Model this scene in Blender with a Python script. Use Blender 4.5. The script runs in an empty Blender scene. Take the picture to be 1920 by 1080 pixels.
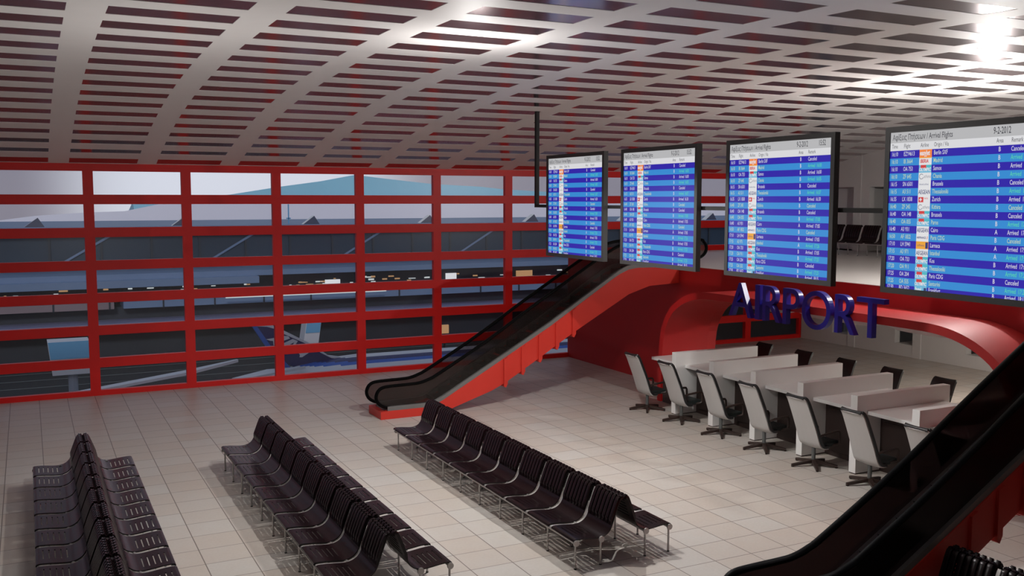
import bpy, bmesh, math, random
from mathutils import Vector, Matrix
random.seed(7)
SC = bpy.context.scene
COL = SC.collection

# ------------------------------------------------------------------ materials
def nd(nt, typ, **kw):
    n = nt.nodes.new(typ)
    for k, v in kw.items():
        if k in n.inputs: n.inputs[k].default_value = v
        else: setattr(n, k, v)
    return n

def mat(name, col, rough=0.5, metal=0.0, spec=0.5, emit=None, es=1.0, bump=0.0, bscale=40, var=0.0, vscale=3.0, coat=0.0):
    m = bpy.data.materials.new(name); m.use_nodes = True
    nt = m.node_tree; b = nt.nodes['Principled BSDF']
    b.inputs['Base Color'].default_value = (*col, 1)
    b.inputs['Roughness'].default_value = rough
    b.inputs['Metallic'].default_value = metal
    b.inputs['Specular IOR Level'].default_value = spec
    b.inputs['Coat Weight'].default_value = coat
    if emit is not None:
        b.inputs['Emission Color'].default_value = (*emit, 1)
        b.inputs['Emission Strength'].default_value = es
    tc = None
    if bump or var:
        tc = nd(nt, 'ShaderNodeTexCoord')
    if bump:
        n = nd(nt, 'ShaderNodeTexNoise', Scale=bscale, Detail=3.0)
        nt.links.new(tc.outputs['Object'], n.inputs['Vector'])
        bp = nd(nt, 'ShaderNodeBump', Strength=bump, Distance=0.01)
        nt.links.new(n.outputs['Fac'], bp.inputs['Height'])
        nt.links.new(bp.outputs['Normal'], b.inputs['Normal'])
    if var:
        n = nd(nt, 'ShaderNodeTexNoise', Scale=vscale, Detail=4.0)
        nt.links.new(tc.outputs['Object'], n.inputs['Vector'])
        mr = nd(nt, 'ShaderNodeMapRange')
        mr.inputs['To Min'].default_value = 1 - var; mr.inputs['To Max'].default_value = 1 + var
        nt.links.new(n.outputs['Fac'], mr.inputs['Value'])
        mx = nd(nt, 'ShaderNodeMix', data_type='RGBA', blend_type='MULTIPLY')
        mx.inputs[0].default_value = 1
        mx.inputs[6].default_value = (*col, 1)
        nt.links.new(mr.outputs['Result'], mx.inputs[7])
        nt.links.new(mx.outputs[2], b.inputs['Base Color'])
    return m

def emis(name, col, s=1.0):
    return mat(name, (0.01, 0.01, 0.012), 0.55, emit=col, es=s, spec=0.22)

M = {}
M['red'] = mat('red_paint', (0.80, 0.008, 0.006), 0.45, var=0.05)
M['redwall'] = mat('red_plaster', (0.46, 0.012, 0.012), 0.5, var=0.04, vscale=1.5)
M['esc_red'] = mat('escalator_red_panel', (0.62, 0.035, 0.022), 0.42, var=0.04)
M['white'] = mat('white_laminate', (0.82, 0.81, 0.80), 0.45, var=0.03)
M['wallwhite'] = mat('white_plaster', (0.66, 0.64, 0.62), 0.7, var=0.03)
M['ceil'] = mat('ceiling_panel', (0.85, 0.83, 0.815), 0.55, var=0.02)
M['slot'] = mat('ceiling_slot_metal', (0.40, 0.31, 0.32), 0.17, metal=0.9)
M['black_seat'] = mat('black_seat_plastic', (0.010, 0.0034, 0.0045), 0.24, spec=0.34)
M['steel'] = mat('brushed_steel', (0.42, 0.40, 0.39), 0.38, metal=0.7)
M['rib_steel'] = mat('pale_steel', (0.62, 0.60, 0.58), 0.38, metal=0.5)
M['rubber'] = mat('black_rubber', (0.003, 0.003, 0.003), 0.5, spec=0.06)
M['skirt'] = mat('grey_skirt', (0.20, 0.20, 0.195), 0.45, metal=0.3)
M['step'] = mat('dark_step_metal', (0.018, 0.018, 0.018), 0.45, metal=0.3)
M['frame'] = mat('dark_grey_bezel', (0.035, 0.035, 0.035), 0.42)
M['rod'] = mat('hanger_grey', (0.022, 0.022, 0.022), 0.55, spec=0.2)
M['blue'] = mat('blue_sign_enamel', (0.018, 0.014, 0.26), 0.3)
M['brown'] = mat('dark_walnut', (0.035, 0.020, 0.017), 0.5, bump=0.1)
M['chair_shell'] = mat('pale_grey_shell', (0.50, 0.49, 0.48), 0.5)
M['chair_dark'] = mat('black_leather', (0.016, 0.016, 0.017), 0.4, bump=0.2, bscale=90)
M['cushion'] = mat('dark_green_black_cushion', (0.014, 0.021, 0.020), 0.6)
M['chair_arm'] = mat('dark_brown_wood', (0.035, 0.020, 0.016), 0.45)
M['chair_post'] = mat('grey_post', (0.14, 0.15, 0.15), 0.35, metal=0.4)

def floor_mat():
    m = bpy.data.materials.new('cream_floor_tiles'); m.use_nodes = True
    nt = m.node_tree; b = nt.nodes['Principled BSDF']; L = nt.links
    tc = nd(nt, 'ShaderNodeTexCoord'); sp = nd(nt, 'ShaderNodeSeparateXYZ')
    L.new(tc.outputs['Object'], sp.inputs[0])
    def mth(op, a, bb=None, c=None):
        n = nd(nt, 'ShaderNodeMath', operation=op)
        for i, v in enumerate((a, bb, c)):
            if v is None: continue
            if isinstance(v, (int, float)): n.inputs[i].default_value = v
            else: L.new(v, n.inputs[i])
        return n.outputs[0]
    u = mth('DIVIDE', mth('ADD', sp.outputs[0], 2.1341 + 100 * 0.6985), 0.6985)
    v = mth('DIVIDE', mth('ADD', sp.outputs[1], 14.4432 + 100 * 0.6646), 0.6646)
    fu, fv = mth('FRACT', u), mth('FRACT', v)
    du = mth('MINIMUM', fu, mth('SUBTRACT', 1.0, fu)); dv = mth('MINIMUM', fv, mth('SUBTRACT', 1.0, fv))
    d = mth('MINIMUM', du, dv)
    g = nd(nt, 'ShaderNodeMapRange'); g.inputs['From Min'].default_value = 0.007; g.inputs['From Max'].default_value = 0.015
    L.new(d, g.inputs['Value'])
    cb = nd(nt, 'ShaderNodeCombineXYZ'); L.new(mth('FLOOR', u), cb.inputs[0]); L.new(mth('FLOOR', v), cb.inputs[1])
    wn = nd(nt, 'ShaderNodeTexWhiteNoise', noise_dimensions='3D'); L.new(cb.outputs[0], wn.inputs['Vector'])
    n1 = nd(nt, 'ShaderNodeTexNoise', Scale=2.3, Detail=6.0, Roughness=0.6); L.new(tc.outputs['Object'], n1.inputs['Vector'])
    n2 = nd(nt, 'ShaderNodeTexNoise', Scale=22.0, Detail=4.0); L.new(tc.outputs['Object'], n2.inputs['Vector'])
    cr = nd(nt, 'ShaderNodeMix', data_type='RGBA')
    cr.inputs[6].default_value = (0.56, 0.53, 0.495, 1); cr.inputs[7].default_value = (0.53, 0.455, 0.395, 1)
    fac = mth('ADD', mth('MULTIPLY', n1.outputs['Fac'], 0.8), mth('MULTIPLY', mth('SUBTRACT', wn.outputs['Value'], 0.5), 0.7))
    L.new(fac, cr.inputs[0])
    mr = nd(nt, 'ShaderNodeMapRange'); mr.inputs['To Min'].default_value = 0.93; mr.inputs['To Max'].default_value = 1.07
    L.new(n2.outputs['Fac'], mr.inputs['Value'])
    mu = nd(nt, 'ShaderNodeMix', data_type='RGBA', blend_type='MULTIPLY'); mu.inputs[0].default_value = 1
    L.new(cr.outputs[2], mu.inputs[6]); L.new(mr.outputs[0], mu.inputs[7])
    gr = nd(nt, 'ShaderNodeMix', data_type='RGBA'); gr.inputs[6].default_value = (0.20, 0.165, 0.145, 1)
    L.new(g.outputs[0], gr.inputs[0]); L.new(mu.outputs[2], gr.inputs[7])
    L.new(gr.outputs[2], b.inputs['Base Color'])
    b.inputs['Roughness'].default_value = 0.42; b.inputs['Specular IOR Level'].default_value = 0.35
    bp = nd(nt, 'ShaderNodeBump', Strength=0.25, Distance=0.004); L.new(g.outputs[0], bp.inputs['Height'])
    L.new(bp.outputs['Normal'], b.inputs['Normal'])
    return m
M['floor'] = floor_mat()
M['upfloor'] = mat('polished_upper_floor', (0.60, 0.57, 0.54), 0.32, var=0.03)

def glass_mat(name, tint, rough, fac, gcol=(1, 1, 1)):
    m = bpy.data.materials.new(name); m.use_nodes = True
    nt = m.node_tree; nt.nodes.clear()
    out = nd(nt, 'ShaderNodeOutputMaterial'); t = nd(nt, 'ShaderNodeBsdfTransparent'); g = nd(nt, 'ShaderNodeBsdfGlossy')
    t.inputs['Color'].default_value = (*tint, 1); g.inputs['Color'].default_value = (*gcol, 1); g.inputs['Roughness'].default_value = rough
    mx = nd(nt, 'ShaderNodeMixShader'); mx.inputs[0].default_value = fac
    nt.links.new(t.outputs[0], mx.inputs[1]); nt.links.new(g.outputs[0], mx.inputs[2]); nt.links.new(mx.outputs[0], out.inputs[0])
    return m
M['pane'] = glass_mat('window_glass', (0.96, 0.97, 0.98), 0.34, 0.03)
M['balus'] = glass_mat('smoked_balustrade_glass', (0.52, 0.46, 0.45), 0.2, 0.035)
M['balus_dark'] = glass_mat('black_balustrade_glass', (0.13, 0.10, 0.10), 0.35, 0.04)

# ------------------------------------------------------------------ mesh helpers
def link(o, parent=None, label=None, cat=None, group=None, kind=None):
    COL.objects.link(o)
    if parent is not None: o.parent = parent
    if label: o['label'] = label
    if cat: o['category'] = cat
    if group: o['group'] = group
    if kind: o['kind'] = kind
    return o

class MB:
    def __init__(s): s.v = []; s.f = []; s.mi = []; s.sm = []; s.mats = []
    def m(s, mt):
        if mt not in s.mats: s.mats.append(mt)
        return s.mats.index(mt)
    def add(s, vs, fs, mt, smooth=False):
        o = len(s.v); s.v += [tuple(v) for v in vs]; k = s.m(mt)
        for f in fs: s.f.append(tuple(i + o for i in f)); s.mi.append(k); s.sm.append(smooth)
    def box(s, a, b, mt, bev=0.0):
        x0, y0, z0 = [min(p, q) for p, q in zip(a, b)]; x1, y1, z1 = [max(p, q) for p, q in zip(a, b)]
        if bev <= 0:
            vs = [(x0,y0,z0),(x1,y0,z0),(x1,y1,z0),(x0,y1,z0),(x0,y0,z1),(x1,y0,z1),(x1,y1,z1),(x0,y1,z1)]
            s.add(vs, [(0,3,2,1),(4,5,6,7),(0,1,5,4),(1,2,6,5),(2,3,7,6),(3,0,4,7)], mt)
        else:
            bm = bmesh.new(); bmesh.ops.create_cube(bm, size=1)
            for v in bm.verts: v.co = Vector(((x0+x1)/2 + v.co.x*(x1-x0), (y0+y1)/2 + v.co.y*(y1-y0), (z0+z1)/2 + v.co.z*(z1-z0)))
            bmesh.ops.bevel(bm, geom=bm.edges[:], offset=min(bev, (x1-x0)/2.1, (y1-y0)/2.1, (z1-z0)/2.1), segments=2, profile=0.6, affect='EDGES')
            s.bm(bm, mt)
    def bm(s, bm, mt, smooth=False):
        bm.verts.index_update()
        s.add([v.co[:] for v in bm.verts], [[v.index for v in f.verts] for f in bm.faces], mt, smooth); bm.free()
    def tube(s, pts, r, mt, n=10, rz=None, caps=True):
        """round tube along points; rz: second radius (flattened)"""
        rings = []; P = [Vector(p) for p in pts]
        up0 = None
        for i, p in enumerate(P):
            t = (P[min(i+1, len(P)-1)] - P[max(i-1, 0)]).normalized()
            if up0 is None:
                a = Vector((0, 0, 1)) if abs(t.z) < 0.9 else Vector((1, 0, 0))
                up0 = (a - t * a.dot(t)).normalized()
            else:
                up0 = (up0 - t * up0.dot(t)).normalized()
            w = t.cross(up0); rr = r[i] if isinstance(r, (list, tuple)) else r; r2 = rz if rz else rr
            rings.append([p + up0 * math.cos(2*math.pi*k/n) * rr + w * math.sin(2*math.pi*k/n) * r2 for k in range(n)])
        vs = [v for g in rings for v in g]; fs = []
        for i in range(len(rings)-1):
            for k in range(n):
                a, b = i*n+k, i*n+(k+1) % n; fs.append((a, b, b+n, a+n))
        s.add(vs, fs, mt, True)
        if caps: s.add(rings[0], [tuple(range(n))], mt); s.add(rings[-1], [tuple(reversed(range(n)))], mt)
    def prism_xz(s, poly, y0, y1, mt):
        n = len(poly); vs = [(x, y0, z) for x, z in poly] + [(x, y1, z) for x, z in poly]
        fs = [tuple(range(n)), tuple(reversed(range(n, 2*n)))] + [(i, i+n, (i+1) % n + n, (i+1) % n) for i in range(n)]
        s.add(vs, fs, mt)
    def prism_yz(s, poly, x0, x1, mt):
        n = len(poly); vs = [(x0, y, z) for y, z in poly] + [(x1, y, z) for y, z in poly]
        fs = [tuple(range(n)), tuple(reversed(range(n, 2*n)))] + [(i, i+n, (i+1) % n + n, (i+1) % n) for i in range(n)]
        s.add(vs, fs, mt)
    def mesh(s, name, fix=True):
        me = bpy.data.meshes.new(name); me.from_pydata(s.v, [], s.f)
        for mt in s.mats: me.materials.append(mt)
        me.polygons.foreach_set('material_index', s.mi); me.polygons.foreach_set('use_smooth', s.sm)
        if fix:
            bm = bmesh.new(); bm.from_mesh(me); bmesh.ops.recalc_face_normals(bm, faces=bm.faces[:]); bm.to_mesh(me); bm.free()
        if any(s.sm): me.set_sharp_from_angle(angle=math.radians(38))
        me.update(); return me
    def build(s, name, parent=None, loc=None, fix=True, **kw):
        o = bpy.data.objects.new(name, s.mesh(name, fix))
        if loc: o.location = loc
        return link(o, parent, **kw)

def empty(name, loc=(0,0,0), rz=0.0, **kw):
    o = bpy.data.objects.new(name, None); o.location = loc; o.rotation_euler = (0, 0, rz); o.empty_display_size = 0.1
    return link(o, None, **kw)

def copy_tree(o, parent=None):
    c = o.copy(); COL.objects.link(c); c.parent = parent
    for ch in list(o.children): copy_tree(ch, c)
    return c

def catmull(pts, n=4):
    out = []; P = [Vector(p) for p in pts]
    for i in range(len(P)-1):
        a, b, c, d = P[max(i-1, 0)], P[i], P[i+1], P[min(i+2, len(P)-1)]
        for k in range(n):
            t = k/n
            out.append(0.5*((2*b) + (c-a)*t + (2*a-5*b+4*c-d)*t*t + (3*b-a-3*c+d)*t**3))
    out.append(P[-1]); return out

# ------------------------------------------------------------------ hall dimensions
XR, XB = 15.24, 25.9           # red wall, back wall
Y1 = -32.0
PX, PW, PB, PZ, PZ0 = 2.5821, 0.2636, 0.2658, 0.9114, 0.1476
def zc(y): return 8.07 - 1.62 * abs((y + 16) / 16) ** 2.5

# floor
b = MB(); b.box((-12.3, Y1-0.3, -0.25), (28.6, 0.1, 0), M['floor']); b.build('floor', kind='structure')
# upper floor slab
b = MB(); b.box((XR+0.02, Y1, 3.28), (28.4, -0.1, 3.58), M['wallwhite']); b.box((XR+0.02, Y1, 3.58), (28.4, -0.1, 3.6), M['upfloor'])
b.build('floor_upper', kind='structure')

# ceiling: white vaulted panel with rows of inset metal slots
def ceiling():
    yc = [-0.33, -1.27, -2.18, -3.1, -4.05, -5.02, -6.02, -7.04, -8.08, -9.13, -10.2, -11.3, -12.42, -13.54, -14.66, -15.78]
    yc += [-15.78 - 1.115*k for k in range(1, 15)]
    def ln(y):
        d = min(abs(y), abs(-32 - y))
        if d < 0.6: return 0.46
        return 0.30 + 0.30 * min(1, d/14.0) ** 0.8
    ys = [0.0]; slotrow = []
    for y in yc:
        h = ln(y)/2; ys += [y+h, y-h]
    ys.append(-32.0)
    assert ys[-2] > -32
    xs = [-12.3]; x = -0.458 - 2.245*5
    xs = [-12.3]
    while x < 28.4:
        xs += [x, x+1.735]; x += 2.245
    xs.append(28.6)
    b = MB(); nx = len(xs); T = 0.004
    vs = [(xx, yy, zc(yy)) for yy in ys for xx in xs]; fs = []
    for j in range(len(ys)-1):
        for i in range(nx-1):
            if j % 2 == 1 and i % 2 == 1:
                continue
            a = j*nx+i; fs.append((a, a+nx, a+nx+1, a+1))
    b.add(vs, fs, M['ceil'], True)
    for j in range(1, len(ys)-1, 2):
        for i in range(1, nx-1, 2):
            x0, x1, y0, y1 = xs[i], xs[i+1], ys[j], ys[j+1]
            p = [(x0, y0, zc(y0)), (x1, y0, zc(y0)), (x1, y1, zc(y1)), (x0, y1, zc(y1))]
            q = [(a, c, d+T) for a, c, d in p]
            b.add(p+q, [(0, 1, 5, 4), (1, 2, 6, 5), (2, 3, 7, 6), (3, 0, 4, 7)], M['ceil'])
            b.add(q, [(0, 3, 2, 1)], M['slot'])
    b.build('ceiling', fix=False, kind='structure')
    # solid roof above so no daylight leaks in
    r = MB(); n = 24; P = [(0.2, 6.6)] + [(-32*k/n, zc(-32*k/n)+0.25) for k in range(n+1)] + [(-32.2, 6.6), (-32.2, 9.2), (0.2, 9.2)]
    r.prism_yz(P, -12.5, 28.8, M['wallwhite']); r.build('ceiling_roof', kind='structure')
ceiling()

# glazed wall along y = 0
k0, k1 = -5, 10
wn = 0
for k in range(k0, k1):
    wn += 1
    xa, xb = k*PX, (k+1)*PX
    if k == k0: xa = -12.3
    if k == k1-1: xb = XB + 0.05
    b = MB(); R = M['red']; D0, D1 = -0.06, 0.10
    b.box((xa, D0, 0), (xa+PW/2, D1, 6.47), R); b.box((xb-PW/2, D0, 0), (xb, D1, 6.47), R)
    b.box((xa+PW/2, D0, 0), (xb-PW/2, D1, PZ0), R)
    for i in range(7):
        zb = PZ0 + i*PZ + (PZ-PB); zt = PZ0 + (i+1)*PZ if i < 6 else 6.47
        b.box((xa+PW/2, D0, zb), (xb-PW/2, D1, zt), R)
    w = b.build('window_%d' % wn, kind='structure')
    g = MB()
    for i in range(7):
        z0 = PZ0 + i*PZ; g.box((xa+PW/2-0.01, 0.03, z0-0.01), (xb-PW/2+0.01, 0.042, z0+PZ-PB+0.01), M['pane'])
    g.build('glass_pane', w)

# side and rear walls (out of frame, close the hall)
b = MB(); b.box((-12.6, Y1, 0), (-12.3, 0.1, 6.5), M['wallwhite']); P = [(0.1, 6.5)] + [(-32*k/24, zc(-32*k/24)+0.3) for k in range(25)]
b.prism_yz(P + [(-32.1, 6.5)], -12.6, -12.3, M['wallwhite']); b.build('wall_left', kind='structure')
b = MB(); b.box((-12.6, Y1-0.3, 0), (28.6, Y1, 6.7), mat('rear_wall_dark', (0.08, 0.075, 0.075), 0.7)); b.build('wall_rear', kind='structure')

# arch profile (half-width from centre, height)
AC = -12.98
arc = [(5.28, 0), (5.28, 0.8), (5.22, 1.5), (5.12, 2.0), (4.84, 2.44), (4.48, 2.70), (4.06, 2.87), (3.6, 2.96), (3.0, 2.985), (1.5, 2.985), (0, 2.985)]
arc = [(v.x, v.y) for v in catmull([(a, c, 0) for a, c in arc], 3)]
inner = [(AC + a, z) for a, z in arc] + [(AC - a, z) for a, z in reversed(arc[:-1])]
def off(poly, d):
    o = []
    for i, p in enumerate(poly):
        a = Vector(poly[max(i-1, 0)]); c = Vector(poly[min(i+1, len(poly)-1)]); t = (c-a).normalized(); n = Vector((t.y, -t.x))
        if n.dot(Vector(p) - Vector((AC, 0))) < 0: n = -n
        o.append((p[0]+n.x*d, max(0, p[1]+n.y*d) if 0 < i < len(poly)-1 else 0))
    return o
outer = off(inner, 0.17)
# red wall with arched opening
b = MB(); n = len(inner)
y_l, y_r = 0.0, Y1; top = 3.59
for X in (XR, XR+0.3):
    pts = [(X, y, z) for y, z in inner]
    tops = [(X, y, top) for y, z in inner]
    vs = pts + tops + [(X, y_l, 0), (X, y_l, top), (X, y_r, 0), (X, y_r, top)]
    fs = [(i, i+1, n+i+1, n+i) for i in range(n-1) if inner[i][0] != inner[i+1][0]]
    fs = [(i, i+1, n+i+1, n+i) for i in range(n-1)]
    fs += [(2*n, 0, n, 2*n+1), (n-1, 2*n+2, 2*n+3, 2*n-1)]
    b.add(vs, fs, M['redwall'])
vs = [(XR, y, z) for y, z in inner] + [(XR+0.3, y, z) for y, z in inner]
b.add(vs, [(i, i+1, n+i+1, n+i) for i in range(n-1)], M['redwall'])
b.add([(XR, y_l, top), (XR+0.3, y_l, top), (XR+0.3, y_r, top), (XR, y_r, top)], [(0, 1, 2, 3)], M['redwall'])
b.build('wall_red', kind='structure', fix=False)
# arch canopy standing out from the wall
b = MB(); xf, xk = 13.75, XR-0.004
vs = [(xf, y, z) for y, z in inner] + [(xf, y, z) for y, z in outer] + [(xk, y, z) for y, z in inner] + [(xk, y, z) for y, z in outer]
fs = []
for i in range(n-1):
    fs += [(i, i+1, n+i+1, n+i), (2*n+i, 2*n+i+1, 3*n+i+1, 3*n+i)]
b.add(vs, fs, M['redwall'])
b.add([(xf, y, z) for y, z in inner] + [(xk, y, z) for y, z in inner], [(i, i+1, n+i+1, n+i) for i in range(n-1)], M['redwall'], True)
b.add([(xf, y, z) for y, z in outer] + [(xk, y, z) for y, z in outer], [(i, i+1, n+i+1, n+i) for i in range(n-1)], M['redwall'], True)
b.build('trim_1', kind='structure')

# far white wall with piers and window niches, both floors
b = MB(); W = M['wallwhite']
def niche_wall(z0, z1, piers, nz0, nz1, nw):
    y = -0.1
    for yp in piers:
        # panel from y to niche, niche next to the pier, pier itself slightly proud
        ya = yp + 0.17; nb = ya + nw
        if nb > y: nb = y
        b.box((XB, y, z0), (XB+0.25, nb, z1), W)
        if nb > ya:
            b.box((XB, nb, z0), (XB+0.25, ya, nz0), W); b.box((XB, nb, nz1), (XB+0.25, ya, z1), W)
            b.box((XB+0.7, nb-0.3, nz0-0.3), (XB+0.8, ya+0.01, nz1+0.3), W)
            b.box((XB+0.25, nb-0.001, nz0-0.02), (XB+1.3, ya, nz0), W)
        b.box((XB-0.03, ya, z0), (XB+1.3, yp-0.17, z1), W)
        y = yp - 0.17
    b.box((XB, y, z0), (XB+0.25, Y1, z1), W)
niche_wall(0, 3.28, [-2.74, -5.73, -8.67, -11.7, -14.7, -17.7], 0.42, 2.6, 0.8)
niche_wall(3.6, 8.3, [-2.82, -5.85, -8.9, -11.9], 3.6, 5.95, 2.3)
b.box((28.4, Y1, 0), (28.7, 0.1, 8.4), W)
b.build('wall_right', kind='structure')
# white bulkhead hung from the slab behind the arch, scalloped lower edge
b = MB(); pts = []
y = -0.4
prof = []
while y > -20:
    for k in range(0, 9):
        t = k/8; prof.append((y - 2.9*t, 2.36 + 0.10*(abs(2*t-1)**5)))
    y -= 3.0
poly = [(-0.4, 3.27)] + prof + [(prof[-1][0], 3.27)]
for i in range(len(prof)-1):
    (ya, za), (yb, zb) = prof[i], prof[i+1]
    b.prism_yz([(ya, za), (yb, zb), (yb, 3.27), (ya, 3.27)], 17.0, 17.12, M['white'])
b.build('trim_2', kind='structure')

# ------------------------------------------------------------------ waiting benches
prof = [(0.0, 0.425), (0.004, 0.448), (0.03, 0.463), (0.10, 0.462), (0.20, 0.455), (0.30, 0.443), (0.40, 0.434), (0.47, 0.437), (0.53, 0.452),
        (0.58, 0.478), (0.62, 0.515), (0.65, 0.565), (0.675, 0.63), (0.70, 0.70), (0.728, 0.775), (0.756, 0.85), (0.782, 0.915), (0.80, 0.955), (0.815, 0.978), (0.835, 0.988), (0.852, 0.978), (0.858, 0.955)]
PC = catmull([(a, 0, c) for a, c in prof], 3)
def seat_meshes():
    # s stations with slots; y columns
    wid = 0.70
    sb = MB()
    L = [0.0]
    for i in range(1, len(PC)): L.append(L[-1] + (PC[i]-PC[i-1]).length)
    tot = L[-1]
    def at(s):
        s = max(0, min(tot, s)); i = 0
        while i < len(L)-2 and L[i+1] < s: i += 1
        t = (s-L[i])/(L[i+1]-L[i]); p = PC[i].lerp(PC[i+1], t)
        tg = (PC[i+1]-PC[i]).normalized(); nn = Vector((-tg.z, 0, tg.x)); return p, nn
    slots = [(0.12+0.078*k, 0.12+0.078*k+0.015) for k in range(5)]
    bk = [(0.80+0.055*k, 0.80+0.055*k+0.018) for k in range(6)]
    st = sorted(set([0, tot] + [a for q in slots+bk for a in q] + [round(x*0.03, 4) for x in range(1, int(tot/0.03))]))
    st2 = [st[0]]
    hard = set(a for q in slots+bk for a in q) | {0, tot}
    for a in st[1:]:
        if a in hard:
            if a - st2[-1] < 0.008 and st2[-1] not in hard: st2.pop()
            st2.append(a)
        elif a - st2[-1] > 0.012 and min(abs(a-h) for h in hard) > 0.008: st2.append(a)
    ys = [0.0, 0.02, 0.13, 0.52, 0.68, wid]
    def hole(sm, j):
        if j == 2 and any(a < sm < c for a, c in slots): return True
        if 1 < j < 4 and any(a < sm < c for a, c in bk): return True
        return False
    bm = bmesh.new(); V = {}
    for a, s in enumerate(st2):
        p, nn = at(s)
        for j, y in enumerate(ys):
            V[a, j] = bm.verts.new((p.x, -y, p.z))
    for a in range(len(st2)-1):
        for j in range(len(ys)-1):
            if hole((st2[a]+st2[a+1])/2, j): continue
            bm.faces.new((V[a, j], V[a, j+1], V[a+1, j+1], V[a+1, j]))
    bmesh.ops.recalc_face_normals(bm, faces=bm.faces[:])
    for v in [v for v in bm.verts if not v.link_faces]: bm.verts.remove(v)
    bmesh.ops.solidify(bm, geom=bm.faces[:], thickness=0.016)
    sb.bm(bm, M['black_seat'], True)
    shell = sb.mesh('seat_shell')
    # vertical slats over the backrest, draped over the top
    rb = MB(); ns = 7; w = wid/ns
    ss = [0.745 + (tot-0.745)*k/13 for k in range(14)]
    for q in range(ns):
        ya = -(q*w+0.010); yb = -((q+1)*w-0.010); ym = (ya+yb)/2
        rows = []
        for k, s in enumerate(ss):
            p, nn = at(s); h = 0.036*min(1, (k+0.3)/2.0)
            rows.append([(p.x+nn.x*0.0, ya, p.z+nn.z*0.0), (p.x+nn.x*h*0.8, ya-0.004, p.z+nn.z*h*0.8), (p.x+nn.x*h, ym, p.z+nn.z*h), (p.x+nn.x*h*0.8, yb+0.004, p.z+nn.z*h*0.8), (p.x, yb, p.z)])
        vs = [v for r_ in rows for v in r_]; fs = []
        for a in range(len(rows)-1):
            for c in range(4):
                i = a*5+c; fs.append((i, i+1, i+6, i+5))
        fs.append((0, 1, 2, 3, 4)); e = (len(rows)-1)*5; fs.append((e+4, e+3, e+2, e+1, e))
        rb.add(vs, fs, M['black_seat'], False)
        # round bead at the top of each slat
        p, nn = at(tot-0.055); rb.tube([(p.x+nn.x*0.024, ya-0.012, p.z+nn.z*0.024), (p.x+nn.x*0.024, yb+0.012, p.z+nn.z*0.024)], 0.013, M['black_seat'], 6)
    slats = rb.mesh('backrest_slats')
    # steel rib that follows the seat between two seats
    r = MB(); pts = [at(0.03 + (tot-0.10)*k/26)[0] for k in range(27)]
    nr = [at(0.03 + (tot-0.10)*k/26)[1] for k in range(27)]
    rows = []
    for p, nn in zip(pts, nr):
        q = p - nn*0.02
        rows += [(q.x, -0.024, q.z), (q.x, 0.024, q.z), (q.x-nn.x*0.014, 0.024, q.z-nn.z*0.014), (q.x-nn.x*0.014, -0.024, q.z-nn.z*0.014)]
    fs = []
    for a in range(26):
        for c in range(4):
            fs.append((a*4+c, a*4+(c+1) % 4, a*4+4+(c+1) % 4, a*4+4+c))
    fs += [(0, 1, 2, 3), (104, 107, 106, 105)]
    r.add(rows, fs, M['rib_steel'], False)
    return shell, slats, r.mesh('support_rib')
SHELL, SLATS, RIB = seat_meshes()

def beam_mesh(n_len, x):
    b = MB(); b.tube([(x, 0, 0.405), (x, -n_len, 0.405)], 0.026, M['steel'], 10)
    for y in (0.0, -n_len): b.tube([(x, y+0.012, 0.405), (x, y-0.012, 0.405)], 0.047, M['steel'], 16)
    return b.mesh('beam')
def leg_mesh():
    b = MB(); b.tube([(0, 0, 0.0), (0, 0, 0.40)], 0.016, M['steel'], 8); b.tube([(0, 0, 0.0), (0, 0, 0.012)], 0.021, M['rubber'], 8)
    return b.mesh('leg')
LEG = leg_mesh()

def bench(cx, y0, nseat, label, cat='bench', group=None, one_side=False, rz=0.0):
    """y0: far edge of the first seat"""
    root = empty('waiting_bench', (cx, y0, 0), rz, label=label, cat=cat, group=group)
    run = 0.803*(nseat-1)+0.70
    nl = nseat; first = 0.22; last = run-0.02; pitch = (last-first)/(nl-1)
    for side in ((1,) if one_side else (1, -1)):
        # side 1: front edge towards -x.
        for k in range(nseat):
            o = bpy.data.objects.new('seat', SHELL); link(o, root)
            s = bpy.data.objects.new('backrest_slats', SLATS); link(s, o)
            if side == 1: o.location = (-0.878, -0.803*k, 0)
            else: o.location = (0.878, -0.803*k-0.70, 0); o.rotation_euler = (0, 0, math.pi)
        for k in range(1, nseat):
            o = bpy.data.objects.new('support_rib', RIB); link(o, root)
            o.location = (-0.878*side, -0.803*k+0.0515, 0); o.rotation_euler = (0, 0, 0 if side == 1 else math.pi)
        for xo in (0.035, 0.475):
            o = bpy.data.objects.new('beam', beam_mesh(last+0.03-first+0.12, 0)); link(o, root)
            o.location = ((-0.878+xo)*side, -first+0.12, 0)
            for k in range(nl):
                o = bpy.data.objects.new('leg', LEG); link(o, root)
                o.location = ((-0.878+xo)*side, -first-pitch*k, 0)
    return root
bench(-0.758, -9.13, 10, 'long black slatted back-to-back waiting bench at the left edge, reddish sheen on its seats', group='back-to-back waiting benches')
bench(2.70, -9.17, 10, 'middle one of three long black back-to-back waiting benches on the tiled floor', group='back-to-back waiting benches')
bench(6.40, -9.20, 10, 'long black back-to-back waiting bench nearest the white desks, a dark shadow beneath it', group='back-to-back waiting benches')
bench(9.05, -20.80, 5, 'black slatted seat back poking up at the bottom right corner beside the escalator', group='back-to-back waiting benches')
u = bench(24.3, -0.75, 10, 'row of black slatted seats on the upper floor, seen between the flight screens', one_side=True)
u.location.z = 3.6

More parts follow.
